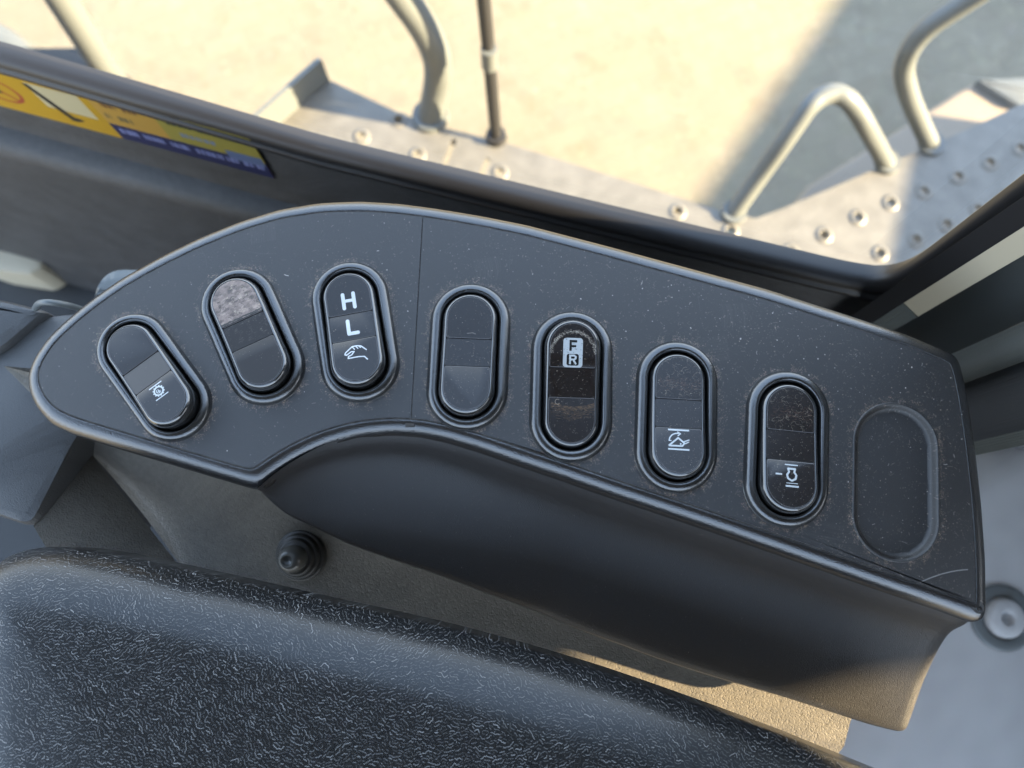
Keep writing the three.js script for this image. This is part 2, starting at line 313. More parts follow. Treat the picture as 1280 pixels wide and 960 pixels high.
// ---------------------------------------------------------------- side window: pane and rubber seal
{
  const w = thing('side_window', 'side window of the cab with black rubber seal and clear pane beside the switch console', 'window', wallPoint(-0.4, 0, 2.53));
  let path = [[0, 60], [400, 177], [700, 250], [1000, 322], [1050, 334], [1080, 341], [1105, 342], [1130, 331], [1155, 313], [1200, 278], [1280, 216]].map(([x, y]) => toWall(onWall(x, y)));
  path.unshift([-1.2, path[0][1]]);
  const e = path[path.length - 1], b = path[path.length - 2], dx = (e[0] - b[0]) / (e[1] - b[1]);
  path.push([e[0] + dx * (3.88 - e[1]), 3.88]);
    path = smooth(resample(path, 0.006, false), 6, false);
  const prof = [[0.004, -0.006], [0, 0.001], [0.002, 0.007], [0.010, 0.010], [0.014, 0.0085], [0.017, 0.011], [0.021, 0.0125], [0.025, 0.011], [0.028, 0.006], [0.030, 0.004], [0.031, -0.004]];
  const wide = (k) => 0.55 + 1.2 * clamp((path[k][0] + 0.01) / 0.03, 0, 1);
  const pos = [], idx = [], uv = [];
  path.forEach((p, k) => {
    const a = path[Math.max(0, k - 1)], c = path[Math.min(path.length - 1, k + 1)], L = Math.hypot(c[0] - a[0], c[1] - a[1]), ex = (c[1] - a[1]) / L, ey = -(c[0] - a[0]) / L;
    for (const [d, n] of prof) { const dd = d * wide(k); const q = wallPoint(p[0] + ex * dd, n, p[1] + ey * dd); pos.push(q.x, q.y, q.z); uv.push(k * 0.006, d); }
  });
  const m = prof.length;
  for (let k = 0; k < path.length - 1; k++) for (let j = 0; j < m - 1; j++) { const a = k * m + j; idx.push(a, a + 1, a + m, a + 1, a + m + 1, a + m); }
  part('seal', geoFrom(pos, idx, uv), M.seal, w);
  const q = [wallPoint(-1.2, -0.002, 2.545), wallPoint(0.01, -0.002, 2.545), wallPoint(path[path.length - 1][0], -0.002, 3.88), wallPoint(-1.2, -0.002, 3.88)];
  part('pane', geoFrom(q.flatMap((p) => p.toArray()), [0, 1, 2, 0, 2, 3], [0, 0, 1, 0, 1, 1, 0, 1]), M.glass, w);
}
// ---------------------------------------------------------------- warning label on the wall under the window
{
  const tr = toWall(onWall(316, 167, 0.0085)), br = toWall(onWall(334, 216, 0.0085)), tl = toWall(onWall(0, 86, 0.0085));
  const x1 = (tr[0] + br[0]) / 2, y1 = 2.534, y0 = 2.4765, x0 = tl[0] - 0.06, LW = x1 - x0, LH = y1 - y0;
  const tex = canvasTex(1024, 320, (ctx, W, H) => {
    const R = rng(31), split = W * (toWall(onWall(125, 140, 0.0085))[0] - x0) / LW;
    ctx.fillStyle = '#d9a400'; ctx.fillRect(0, 0, split, H);
    ctx.fillStyle = '#d7a33c'; ctx.fillRect(split, 0, W * 0.70 - split, H * 0.62);
    ctx.fillStyle = '#b3a03c'; ctx.fillRect(W * 0.70, 0, W * 0.3, H * 0.62);
    ctx.fillStyle = '#1b1c4e'; ctx.fillRect(split, H * 0.62, W - split, H * 0.38);
    ctx.fillStyle = '#6d7a9a'; ctx.fillRect(W * 0.88, H * 0.5, W * 0.115, H * 0.22);
    // pictograms on the yellow block
    ctx.fillStyle = '#e3cf9a'; ctx.fillRect(split * 0.60, H * 0.10, split * 0.34, H * 0.52);
    ctx.fillStyle = '#2a2011'; ctx.beginPath(); ctx.moveTo(split * 0.58, H * 0.14); ctx.lineTo(split * 0.70, H * 0.86); ctx.lineTo(split * 0.76, H * 0.84); ctx.lineTo(split * 0.62, H * 0.12); ctx.fill();
    ctx.beginPath(); ctx.ellipse(split * 0.76, H * 0.78, 18, 12, 0, 0, 7); ctx.fill();
    ctx.strokeStyle = '#b5481c'; ctx.lineWidth = 14; ctx.beginPath(); ctx.ellipse(split * 0.30, H * 0.5, 74, 84, 0, 0, 7); ctx.stroke(); ctx.beginPath(); ctx.moveTo(split * 0.30 - 50, H * 0.5 - 60); ctx.lineTo(split * 0.30 + 50, H * 0.5 + 60); ctx.stroke();
    ctx.fillStyle = '#2a2011'; ctx.fillRect(split * 0.27, H * 0.3, 24, 90);
    // worn, unreadable small print
    const lines = (x, y, w, h, c, n) => { ctx.fillStyle = c; for (let j = 0; j < n; j++) for (let i = x; i < x + w;) { const l = 4 + 12 * R(); if (R() < 0.82) ctx.fillRect(i, y + j * h / n + 2 * R(), l, h / n * 0.55); i += l + 2 + 5 * R(); } };
    lines(split + 18, H * 0.08, W * 0.66 - split, H * 0.22, '#8a5a22', 1); lines(split + 18, H * 0.36, W * 0.6 - split, H * 0.2, '#7d6a3a', 1);
    lines(W * 0.72, H * 0.1, W * 0.2, H * 0.2, '#4a4a1e', 1); lines(W * 0.74, H * 0.36, W * 0.12, H * 0.18, '#8d95a0', 1);
    lines(split + 20, H * 0.70, W * 0.98 - split - 20, H * 0.22, '#8f93bf', 1);
    for (let i = 0; i < 500; i++) { ctx.fillStyle = `rgba(200,190,170,${0.25 * R()})`; ctx.fillRect(R() * W, R() * H, 1 + 3 * R(), 1 + 2 * R()); }
  });
  const w = new THREE.BoxGeometry(LW, LH, 0.0006), c = wallPoint((x0 + x1) / 2, 0.0092, (y0 + y1) / 2);
  const m = shade(new THREE.Mesh(w, std({ map: tex, color: lin(0.62, 0.62, 0.64), roughness: 0.45 }))); m.name = 'warning_sticker'; m.position.copy(c); m.rotation.y = Math.atan2(N_.x, N_.z);
  m.userData = { label: 'yellow and blue warning sticker with worn print under the window seal', category: 'sticker' }; scene.add(m);
}
// ---------------------------------------------------------------- rear pillar group of trims at the end of the window
{
  const base = at(1190, 420, 2.5), w = thing('rear_pillar', 'rear corner pillar with sunlight painted in cream, dark trim strips and a grey tube behind the console', 'pillar', V3(base.x, 1.84, base.z));
  const P = (x, y) => { const p = at(x, y, 2.58); return [p.x, p.z]; };
  const back = ([x, z], d) => { const L = Math.hypot(x, z); return [x + x / L * d, z + z / L * d]; };
  const p0 = P(1112, 362), p1 = P(1134, 376), p1b = P(1140, 380), p2 = P(1152, 393), p3 = P(1195, 440), p4 = P(1214, 476), p5 = P(1230, 549), p6 = P(1234, 566);
  part('corner_trim', prism([p0, p1, back(p1, 0.05), back(p0, 0.05)], 1.84, 3.88), M.seal, w);
  const yLightEdge = 2.575;
  part('post', prism([p1, p2, back(p2, 0.05), back(p1, 0.05)], yLightEdge + 0.001, 3.88, 0), M.cream, w);  // cream colour stands in for sunlight on the grey post
  part('post_shaded', prism([p1, p2, back(p2, 0.05), back(p1, 0.05)], 1.84, yLightEdge), M.greenGrey, w, 'lower end of the post with its shade put into the colour');  // grey green stands in for the unlit end of the same post
  const p2b = back(p2, 0.012), p3b = back(p3, 0.012);
  part('trim_strip', prism([p2b, p3b, back(p3b, 0.04), back(p2b, 0.04)], 1.84, 3.88), M.darkTrim, w);
  const cx = (p3[0] + p4[0]) / 2, cz = (p3[1] + p4[1]) / 2, r = Math.hypot(p3[0] - p4[0], p3[1] - p4[1]) / 2;
  part('tube', tube([V3(cx, 1.84, cz), V3(cx, 2.6, cz), V3(cx, 3.88, cz)], r, 30, 20), M.greenGrey, w);
  part('side_panel', prism([back(p4, 0.004), p5, back(p5, 0.04), back(p4, 0.04)], 1.84, 3.88), M.pod, w);
  part('edge_strip', prism([back(p5, -0.003), back(p6, -0.003), back(p6, 0.03), back(p5, 0.03)], 1.84, 3.88), M.greenGrey, w);
}
// ---------------------------------------------------------------- grey cover behind the console, with its screw plug
{
  const Y = 2.35, P = (x, y, yy = Y) => { const p = at(x, y, yy); return [p.x, p.z]; };
  const w = thing('seat_base_cover', 'pale grey flat seat base cover low behind the console end', 'cover', at(1200, 860, 1.84));
  part('panel', boxUV(prism([P(1020, 1010), P(1030, 900), P(1060, 700), P(1080, 540), P(1240, 560), P(1420, 500), P(1420, 1010)], 1.86, Y, 0.012)), M.floorGrey, w);
  const c = at(1252, 772, Y), q = thing('screw_plug', 'round grey screw with a recessed washer on the pale cover', 'screw', c);
  const lp = (a) => new THREE.LatheGeometry(a.map(([x, y]) => new THREE.Vector2(x, y)), 40);
  localPart('washer', lp([[0.026, 0], [0.0262, 0.002], [0.024, 0.0035], [0.018, 0.0035], [0.0165, 0.0005]]), M.railGrey, q);
  localPart('head', lp([[0.0155, 0.0005], [0.0155, 0.006], [0.0135, 0.009], [0.0065, 0.0095], [0.005, 0.0085], [0.0045, 0.004], [0, 0.0038]]), M.floorGrey, q);
}
// ---------------------------------------------------------------- things low in the front corner behind the console
{
  const Pd = (x, y, yy) => { const p = at(x, y, yy); return [p.x, p.z]; };
  const a = thing('storage_bin', 'cream plastic bin edge beside the dark floor in the front corner', 'bin', at(10, 330, 1.84));
  part('shell', prism([Pd(-120, 235, 2.2), Pd(0, 283, 2.2), Pd(52, 314, 2.2), Pd(54, 334, 2.2), Pd(36, 345, 2.2), Pd(-20, 336, 2.2), Pd(-120, 300, 2.2)], 1.86, 2.2, 0.006), M.cream, a);
  part('lid_edge', prism([Pd(-120, 240, 2.215), Pd(0, 276, 2.215), Pd(64, 315, 2.215), Pd(66, 322, 2.215), Pd(52, 316, 2.215), Pd(0, 286, 2.215), Pd(-120, 250, 2.215)], 2.17, 2.215), M.greenGrey, a);
  const b = thing('grey_bracket', 'pale grey rounded bracket tucked behind the console nose', 'bracket', at(150, 350, 2.4));
  part('body', prism([Pd(108, 372, 2.56), Pd(126, 338, 2.56), Pd(140, 332, 2.56), Pd(230, 335, 2.56), Pd(230, 372, 2.56)], 2.4, 2.56, 0.006), M.railGrey, b);
  const c = thing('cable', 'thin grey cable looped between the front pod and the console', 'cable', at(70, 385, 2.6));
  part('cable_run', tube([at(44, 386, 2.6), at(50, 379, 2.612), at(62, 378, 2.615), at(82, 381, 2.61), at(100, 386, 2.6), at(125, 395, 2.58)], 0.0017, 40, 10), M.railGrey, c);
  const dk = thing('dark_filler', 'added black duct cover low along the wall by the console nose', 'filler', at(60, 330, 1.86));  // added black volume that fills the dark region beside the wall
  part('cover', prism([Pd(-260, 60, 2.15), Pd(0, 208, 2.15), Pd(90, 268, 2.15), Pd(180, 336, 2.15), Pd(260, 440, 2.15), Pd(260, 520, 2.15), Pd(-260, 520, 2.15)], 1.86, 2.15, 0.012), M.rubber, dk);
  structure('floor_mat', prism([Pd(-700, 60, 1.852), Pd(120, 60, 1.852), Pd(420, 330, 1.852), Pd(420, 700, 1.852), Pd(-700, 700, 1.852)], 1.842, 1.852), M.rubber);
}

// ---------------------------------------------------------------- switch console
const outlinePx = [
  [31, 470], [40, 446], [58, 420], [80, 399], [110, 374], [150, 346], [200, 318], [250, 294], [300, 274], [350, 259], [400, 251], [450, 249], [500, 252], [545, 258], [600, 267], [660, 279], [760, 305], [860, 332], [960, 359], [1060, 391], [1130, 414], [1196, 441],
  [1203, 452], [1213, 500], [1222, 560], [1230, 630], [1235, 700], [1236, 765], [1233, 777], [1224, 781],
  [1180, 765], [1100, 738], [1000, 703], [900, 668], [820, 641], [760, 621], [700, 600], [640, 580], [600, 566], [560, 554], [525, 547], [490, 545], [450, 549], [410, 560], [375, 576], [345, 595], [325, 611], [314, 611],
  [260, 595], [200, 577], [130, 556], [85, 542], [60, 530], [42, 510], [33, 490],
];
const YE = YP - 0.004;
const outline = smooth(resample(outlinePx.map(([x, y]) => { const p = at(x, y, YE); return [p.x, p.z]; }), 0.0016), 4);
const consoleThing = thing('switch_console', 'dark grey moulded switch console with eight oval frames beside the window', 'console', V3(0, YP - 0.13, -0.06));
{
  const rings = [{ p: insetFar(outline, 0.004), y: YP - 0.0155 }, { p: insetFar(outline, 0.001), y: YP - 0.0145 }, { p: outline, y: YP - 0.0125 }, { p: outline, y: YP - 0.009 }];
  for (const a of [12, 24, 36, 48, 60, 72, 82, 90]) { const r = 0.0072, t = a * Math.PI / 180; rings.push({ p: insetFar(outline, r * (1 - Math.cos(t))), y: YP - 0.009 + 0.0088 * Math.sin(t) }); }
  rings.push({ p: insetFar(outline, 0.0075), y: YP - 0.0004 }, { p: insetFar(outline, 0.0076), y: YP - 0.0012 });
  part('shell', boxUV(loft(rings, false, true)), M.shell, consoleThing);
  const ma = at(529, 268, YP), mb = at(512, 534, YP), mc = [ma, mb].flatMap((p) => [V3(p.x - 0.002, YP - 0.0004, p.z), V3(p.x + 0.002, YP - 0.0004, p.z)]);
  const seamFloor = geoFrom(mc.flatMap((p) => p.toArray()), [0, 2, 1, 1, 2, 3]);
  part('groove_floor', mergeGeometries([loft([{ p: insetFar(outline, 0.007), y: YP - 0.00045 }, { p: insetFar(outline, 0.0098), y: YP - 0.0004 }], false), seamFloor]), M.grooveDust, consoleThing, 'dusty floor of the joint round the fascia sheets');
  // two fascia sheets, split by the seam between the third and fourth switch
  const far = (q) => { let m = 1; for (let i = 0; i < outline.length; i++) { const a = outline[i], b = outline[(i + 1) % outline.length], dx = b[0] - a[0], dz = b[1] - a[1], t = clamp(((q[0] - a[0]) * dx + (q[1] - a[1]) * dz) / (dx * dx + dz * dz), 0, 1); m = Math.min(m, Math.hypot(q[0] - a[0] - t * dx, q[1] - a[1] - t * dz)); } return m; };
  const face = insetFar(outline, 0.0082).filter((q) => far(q) > 0.0075);
  const sa = at(529, 262, YP), sb = at(512, 556, YP), sd = [sb.x - sa.x, sb.z - sa.z], sl = Math.hypot(...sd), sn = [-sd[1] / sl, sd[0] / sl];
  const side = (p) => (p[0] - sa.x) * sn[0] + (p[1] - sa.z) * sn[1];
  const clip = (poly, sgn, gap) => { const o = []; poly.forEach((p, i) => { const q = poly[(i + 1) % poly.length], a = side(p) * sgn - gap, b = side(q) * sgn - gap; if (a >= 0) o.push(p); if (a * b < 0) { const t = a / (a - b); o.push([lerp(p[0], q[0], t), lerp(p[1], q[1], t)]); } }); return o; };
  for (const sgn of [1, -1]) {
    const poly = clip(face, sgn, 0.00022), sh = new THREE.Shape(poly.map(([x, z]) => new THREE.Vector2(x, -z)));
    for (const s of SW) if (side([s.c.x, s.c.z]) * sgn > 0) {
      const c = Math.cos(s.turn), n = Math.sin(s.turn);
      sh.holes.push(new THREE.Path(stadium(s.R - 0.0006, s.L, 16).map(([x, z]) => new THREE.Vector2(s.c.x + x * c + z * n, -(s.c.z - x * n + z * c)))));
    }
    const g = new THREE.ExtrudeGeometry(sh, { depth: 0.001, bevelEnabled: false, curveSegments: 4 });
    g.rotateX(-Math.PI / 2); g.translate(0, YP - 0.0010, 0);
    planarUV(g, FX, FZ, FW, FH);
    part('fascia_sheet', g, M.fascia, consoleThing);
  }
  // raised bezels round the seven switches, and the blanked oval
  SW.forEach((s, i) => {
    const k = s.k, ring = (off, y) => ({ p: stadium(s.R - off * k, s.L, 26), y });
    let rg;
    if (i < 7) {
      rg = [ring(-0.0002, -0.0003)];
      rg.push(ring(0.0000, 0.00005), ring(0.0003, 0.0003));
      for (let a = 1; a <= 12; a++) { const t = Math.PI / 2 * a / 12; rg.push(ring(0.0036 - 0.0033 * Math.cos(t), 0.0003 + 0.0032 * Math.sin(t))); }
      for (let a = 1; a <= 8; a++) { const t = Math.PI / 2 * a / 8; rg.push(ring(0.0036 + 0.0018 * Math.sin(t), 0.0012 + 0.0023 * Math.cos(t))); }
      rg.push(ring(0.0055, -0.012));
    } else {
      rg = [ring(-0.0002, -0.0002), ring(0.0, 0.0002), ring(0.0004, 0.0004), ring(0.0009, 0.0003), ring(0.0014, -0.0003), ring(0.0019, -0.0012), ring(0.0023, -0.0020), ring(0.0029, -0.0026), ring(0.0038, -0.0029)];
    }
    const g = loft(rg, i === 7); g.rotateY(s.turn); g.translate(s.c.x, YP, s.c.z);
    if (i === 7) planarUV(g, FX, FZ, FW, FH);
    part(i < 7 ? 'bezel' : 'blank_plate', g, i < 7 ? M.bezel : M.fascia, consoleThing, i < 7 ? undefined : 'oval blank plate without a switch');
  });
  // the wells under the switches are closed
  SW.slice(0, 7).forEach((s) => { const g = loft([{ p: stadium(s.R - 0.005, s.L, 16), y: -0.013 }, { p: stadium(s.R - 0.005, s.L, 16), y: -0.0125 }], true); g.rotateY(s.turn); g.translate(s.c.x, YP, s.c.z); part('well_floor', g, M.seal, consoleThing); });

  // flared front apron
  const T = [[322, 612], [345, 594], [375, 576], [410, 560], [450, 550], [490, 546], [525, 548], [560, 555], [600, 567], [640, 581], [700, 601], [760, 622], [820, 642], [900, 669], [1000, 704], [1100, 739], [1180, 766], [1226, 782]];
  const B = [[328, 616], [342, 630], [357, 642], [395, 661], [435, 680], [485, 698], [542, 717], [597, 738], [667, 764], [730, 790], [780, 808], [831, 827], [900, 849], [980, 872], [1040, 891], [1090, 907], [1118, 914], [1136, 918]];
  const NS = 90, line = (pts) => { const c = new THREE.CatmullRomCurve3(pts.map(([x, y]) => V3(x, y, 0)), false, 'centripetal'); return c.getSpacedPoints(NS); };
  const tp = line(T), bp = line(B);
  const pc = new THREE.CatmullRomCurve3([V3(-0.06, 0.06, 0), V3(0.03, 0.19, 0), V3(0.14, 0.42, 0), V3(0.50, 0.71, 0), V3(0.84, 0.90, 0), V3(0.97, 0.975, 0), V3(1, 1.01, 0), V3(0.985, 1.06, 0), V3(0.93, 1.10, 0), V3(0.6, 1.12, 0)], false, 'centripetal').getSpacedPoints(40);
  const cols = [];
  for (let i = 0; i <= NS; i++) {
    const drop = lerp(0.026, 0.063, clamp(i / NS * 2.2, 0, 1) ** 0.7), t = at(tp[i].x, tp[i].y, YE), b = at(bp[i].x, bp[i].y, YP - drop);
    cols.push(pc.map((q) => V3(lerp(t.x, b.x, q.x), YP - drop * q.y, lerp(t.z, b.z, q.x))));
  }
  // rounded rear end of the apron
  const last = cols[NS], prev = cols[NS - 1];
  const nrm = last.map((p, j) => { const a = last[Math.min(j + 1, last.length - 1)].clone().sub(last[Math.max(j - 1, 0)]), e = p.clone().sub(prev[j]); return e.cross(a).normalize(); });
  const sgn = nrm[10].y < 0 ? -1 : 1, r = 0.0055;
  cols.pop(); cols.pop();
  for (let k = 0; k <= 8; k++) { const t = Math.PI / 2 * k / 8; cols.push(last.map((p, j) => { const e = p.clone().sub(prev[j]).normalize(); return p.clone().addScaledVector(e, r * (Math.sin(t) - 1)).addScaledVector(nrm[j], -sgn * r * (1 - Math.cos(t))); })); }
  const hub = V3(last[0].x - 0.004, YP - 0.03, last[0].z - 0.004); cols.push(last.map(() => hub.clone()));
  const pos = [], idx = [], uv = [], m = pc.length;
  cols.forEach((c, i) => c.forEach((p, j) => { pos.push(p.x, p.y, p.z); uv.push(i * 0.008, j * 0.0026); }));
  for (let i = 0; i < cols.length - 1; i++) for (let j = 0; j < m - 1; j++) { const a = i * m + j; idx.push(a, a + 1, a + m, a + 1, a + m + 1, a + m); }
  part('front_apron', geoFrom(pos, idx, uv), M.shellSoft, consoleThing);
  // inner body that carries the console, hidden under it
  const inner = [[150, 440], [420, 320], [1080, 470], [1110, 640], [900, 580], [520, 470], [300, 540]].map(([x, y]) => { const p = at(x, y, YP); return [p.x, p.z]; });
  part('support', prism(inner, YP - 0.16, YP - 0.0152), M.rubber, consoleThing);
}
// ---------------------------------------------------------------- rocker switches
{
  const CW = 26, CH = 60, PXM = 14;                          // canvas: 26 x 60 mm at 14 px a millimetre
  const bar = (c, x, z, w, h) => c.fillRect(x - w / 2, z - h / 2, w, h);
  const stroke = (c, w, ...pts) => { c.lineWidth = w; c.beginPath(); pts.forEach(([x, z], i) => (i ? c.lineTo(x, z) : c.moveTo(x, z))); c.stroke(); };
  const WHITE = '#b4b7b7';
  const art = [
    (c) => { c.fillStyle = WHITE; bar(c, 0, 8.3, 7.2, 0.55); bar(c, 0, 15.7, 7.2, 0.55); c.strokeStyle = WHITE; c.lineWidth = 0.8; c.beginPath(); c.arc(0, 12, 2.25, 0, 7); c.stroke(); for (let i = 0; i < 12; i++) { const a = i * Math.PI / 6; stroke(c, 0.62, [2.3 * Math.cos(a), 12 + 2.3 * Math.sin(a)], [3.1 * Math.cos(a), 12 + 3.1 * Math.sin(a)]); } c.lineWidth = 0.4; c.beginPath(); c.arc(0, 12, 1.15, 0.6, 4.2); c.stroke(); stroke(c, 0.4, [0, 11], [0.1, 13]); stroke(c, 0.4, [-0.7, 12.2], [0.9, 12.2]); },
    (c, R) => {                                               // label scraped off the upper lens: chalky tan flakes
      c.fillStyle = '#7f6f66'; c.fillRect(-12, -30, 24, 22.4);
      for (let i = 0; i < 420; i++) { const x = (R() - 0.5) * 21, z = -28 + R() * 20, v = n2(x * 0.22, z * 0.26) + 0.5 * n2(x * 0.6 + 7, z * 0.6), r = 0.4 + 1.6 * R() * R(); c.fillStyle = v > 0.1 ? `rgba(180,162,146,${0.10 + 0.2 * R()})` : `rgba(60,54,50,${0.10 + 0.22 * R()})`; c.beginPath(); c.ellipse(x, z, r, r * (0.35 + 0.4 * R()), -0.6 + 0.8 * R(), 0, 7); c.fill(); }
      for (let i = 0; i < 60; i++) { const x = (R() - 0.5) * 20, z = -28 + R() * 19; c.strokeStyle = R() < 0.5 ? 'rgba(196,180,152,0.5)' : 'rgba(50,46,42,0.55)'; stroke(c, 0.12 + 0.2 * R(), [x, z], [x + 1.2 * R(), z - 0.8 * R()], [x + 2.4 * R(), z - 0.3 + R()]); }
      for (let i = 0; i < 16; i++) { const x = -10 + i * 1.35; c.fillStyle = 'rgba(48,45,43,0.8)'; c.beginPath(); c.ellipse(x, -8.0 - 0.5 * R(), 0.9, 0.35 + 0.4 * R(), 0, 0, 7); c.fill(); }
      for (let i = 0; i < 900; i++) { const x = (R() - 0.5) * 20, z = -8.5 + R() * 13; if (n2(x * 0.25 + 3, z * 0.25) < 0.1) continue; c.fillStyle = `rgba(150,142,132,${0.05 + 0.14 * R()})`; c.fillRect(x, z, 0.2 + 0.7 * R(), 0.15 + 0.3 * R()); }
    },
    (c) => {
      c.strokeStyle = c.fillStyle = '#bcbebd'; c.lineCap = 'round'; c.lineJoin = 'round';
      stroke(c, 1.75, [-2.5, -17], [-2.5, -10]); stroke(c, 1.75, [2.5, -17], [2.5, -10]); stroke(c, 1.6, [-2.5, -13.6], [2.5, -13.6]);
      stroke(c, 1.8, [-1.9, -3.4], [-1.9, 3.0], [2.3, 3.0]);
      c.lineCap = 'butt';
      stroke(c, 0.6, [5.2, 12.6], [3.4, 10.7], [2.6, 10.0], [0.6, 9.6], [-1.4, 9.8], [-4.6, 12.2], [-5.0, 13.1], [-4.3, 13.5], [-1.9, 12.1], [-0.6, 12.3], [-2.0, 13.8], [-3.4, 14.2], [-3.7, 15.2], [1.2, 15.2], [3.8, 15.6], [5.2, 17.4]);
      stroke(c, 0.5, [-1.2, 9.9], [-0.2, 11.4]); stroke(c, 0.5, [0.3, 9.7], [1.4, 11.2]); stroke(c, 0.5, [1.7, 9.8], [2.7, 11.0]);
    },
    (c, R) => { c.strokeStyle = 'rgba(170,160,150,0.5)'; stroke(c, 0.35, [-1, -9.2], [1.5, -9.6], [3.2, -9]); },
    (c, R) => {
      const rr = (x, z, w, h, r) => { c.beginPath(); c.roundRect(x - w / 2, z - h / 2, w, h, r); };
      c.fillStyle = '#9fa2a2'; rr(0, -13.6, 8.8, 13.2, 1.4); c.fill(); c.fillStyle = '#151515'; rr(0, -10.4, 5.4, 5.2, 0.9); c.fill();
      c.strokeStyle = '#151515'; stroke(c, 1.05, [1.8, -18.7], [-1.1, -18.7], [-1.1, -14.4]); stroke(c, 1.0, [-1.1, -16.5], [1.4, -16.5]);
      c.strokeStyle = '#a8abab'; stroke(c, 0.85, [-1.2, -8.4], [-1.2, -12.3], [0.6, -12.3], [1.3, -11.8], [1.3, -11.0], [0.6, -10.5], [-1.2, -10.5]); stroke(c, 0.85, [0.2, -10.5], [1.5, -8.4]);
      for (let i = 0; i < 60; i++) { c.fillStyle = 'rgba(40,38,34,0.45)'; c.fillRect((R() - 0.5) * 8.6, -13.6 + (R() - 0.5) * 13, 0.15 + 0.6 * R(), 0.1 + 0.15 * R()); }
      for (let i = 0; i < 900; i++) { const x = (R() - 0.5) * 19, z = 9 + Math.abs(R() + R() - 1) * 7 + x * x * -0.02 + 1.4; c.fillStyle = `rgba(150,112,70,${0.04 + 0.14 * R()})`; c.fillRect(x, z, 0.4 + R(), 0.12 + 0.2 * R()); }   // adhesive residue of a peeled label
      c.strokeStyle = 'rgba(165,150,130,0.7)'; c.lineWidth = 0.25; c.beginPath(); c.arc(-6.3, 8.6, 1.1, 0.5, 5.4); c.stroke();
      for (let i = 0; i < 700; i++) { const a = Math.PI + R() * Math.PI, d = 9.9 + (R() + R() - 1) * 1.1; c.fillStyle = `rgba(170,160,145,${0.15 + 0.4 * R()})`; c.fillRect(d * Math.cos(a), -13.3 + d * Math.sin(a), 0.15 + 0.4 * R(), 0.15 + 0.25 * R()); }
    },
    (c, R) => {
      c.strokeStyle = c.fillStyle = WHITE; bar(c, 0, 7.4, 9.4, 0.75); bar(c, 0, 16.2, 9.4, 0.75);
      stroke(c, 0.75, [-4.4, 14.7], [-0.2, 11.0], [2.6, 13.3], [1.6, 14.6], [-4.4, 14.7]); stroke(c, 0.55, [1.9, 12.8], [4.8, 11.6]); stroke(c, 0.5, [2.6, 13.6], [4.6, 12.6]);
      c.beginPath(); c.arc(0.9, 13.7, 0.4, 0, 7); c.fill();
      c.lineWidth = 0.55; c.beginPath(); c.arc(-0.6, 12.6, 3.6, 3.3, 4.9); c.stroke(); stroke(c, 0.5, [-3.2, 12.4], [-4.2, 12.4], [-4.0, 11.0]); stroke(c, 0.5, [-0.6, 8.2], [0.8, 9.1], [-0.4, 10.1]);
      for (let i = 0; i < 500; i++) { c.fillStyle = `rgba(150,104,80,${0.03 + 0.1 * R()})`; c.fillRect((R() - 0.5) * 18, -14 + (R() + R() - 1) * 4, 0.3 + R(), 0.15 + 0.3 * R()); }
    },
    (c, R) => {
      c.strokeStyle = c.fillStyle = WHITE; bar(c, 0.2, 8.2, 5.6, 0.5); bar(c, 0.4, 17.5, 5.6, 0.8); bar(c, 0.4, 16.2, 5.0, 0.35); bar(c, -5.2, 12.6, 2.8, 0.75);
      c.lineWidth = 0.85; c.lineJoin = 'round'; c.beginPath(); c.moveTo(-1.2, 9.9); c.lineTo(1.8, 9.9); c.lineTo(1.4, 11.3); c.lineTo(2.3, 12.6); c.lineTo(1.9, 14.2); c.lineTo(0.3, 15.1); c.lineTo(-1.3, 14.2); c.lineTo(-1.7, 12.6); c.lineTo(-0.8, 11.3); c.closePath(); c.stroke();
      for (let i = 0; i < 500; i++) { c.fillStyle = `rgba(140,96,74,${0.03 + 0.1 * R()})`; c.fillRect((R() - 0.5) * 18, -15 + (R() + R() - 1) * 6, 0.3 + R(), 0.15 + 0.3 * R()); }
    },
  ];
  const labels = [
    'black rocker switch printed with a gear between two bars',
    'black rocker switch with its upper lens scraped to chalky tan',
    'black rocker switch printed with H, L and a hand',
    'black rocker switch with blank unmarked dusty lenses',
    'black rocker switch printed with a white F over R block',
    'black rocker switch printed with a bucket between two bars',
    'black rocker switch printed with a minus sign and an engine',
  ];
  const dustOn = [0.25, 0.35, 0.35, 1, 1, 1.5, 1.5], tilt = [0.14, 0.05, 0.11, 0.05, -0.09, 0.08, 0.08];
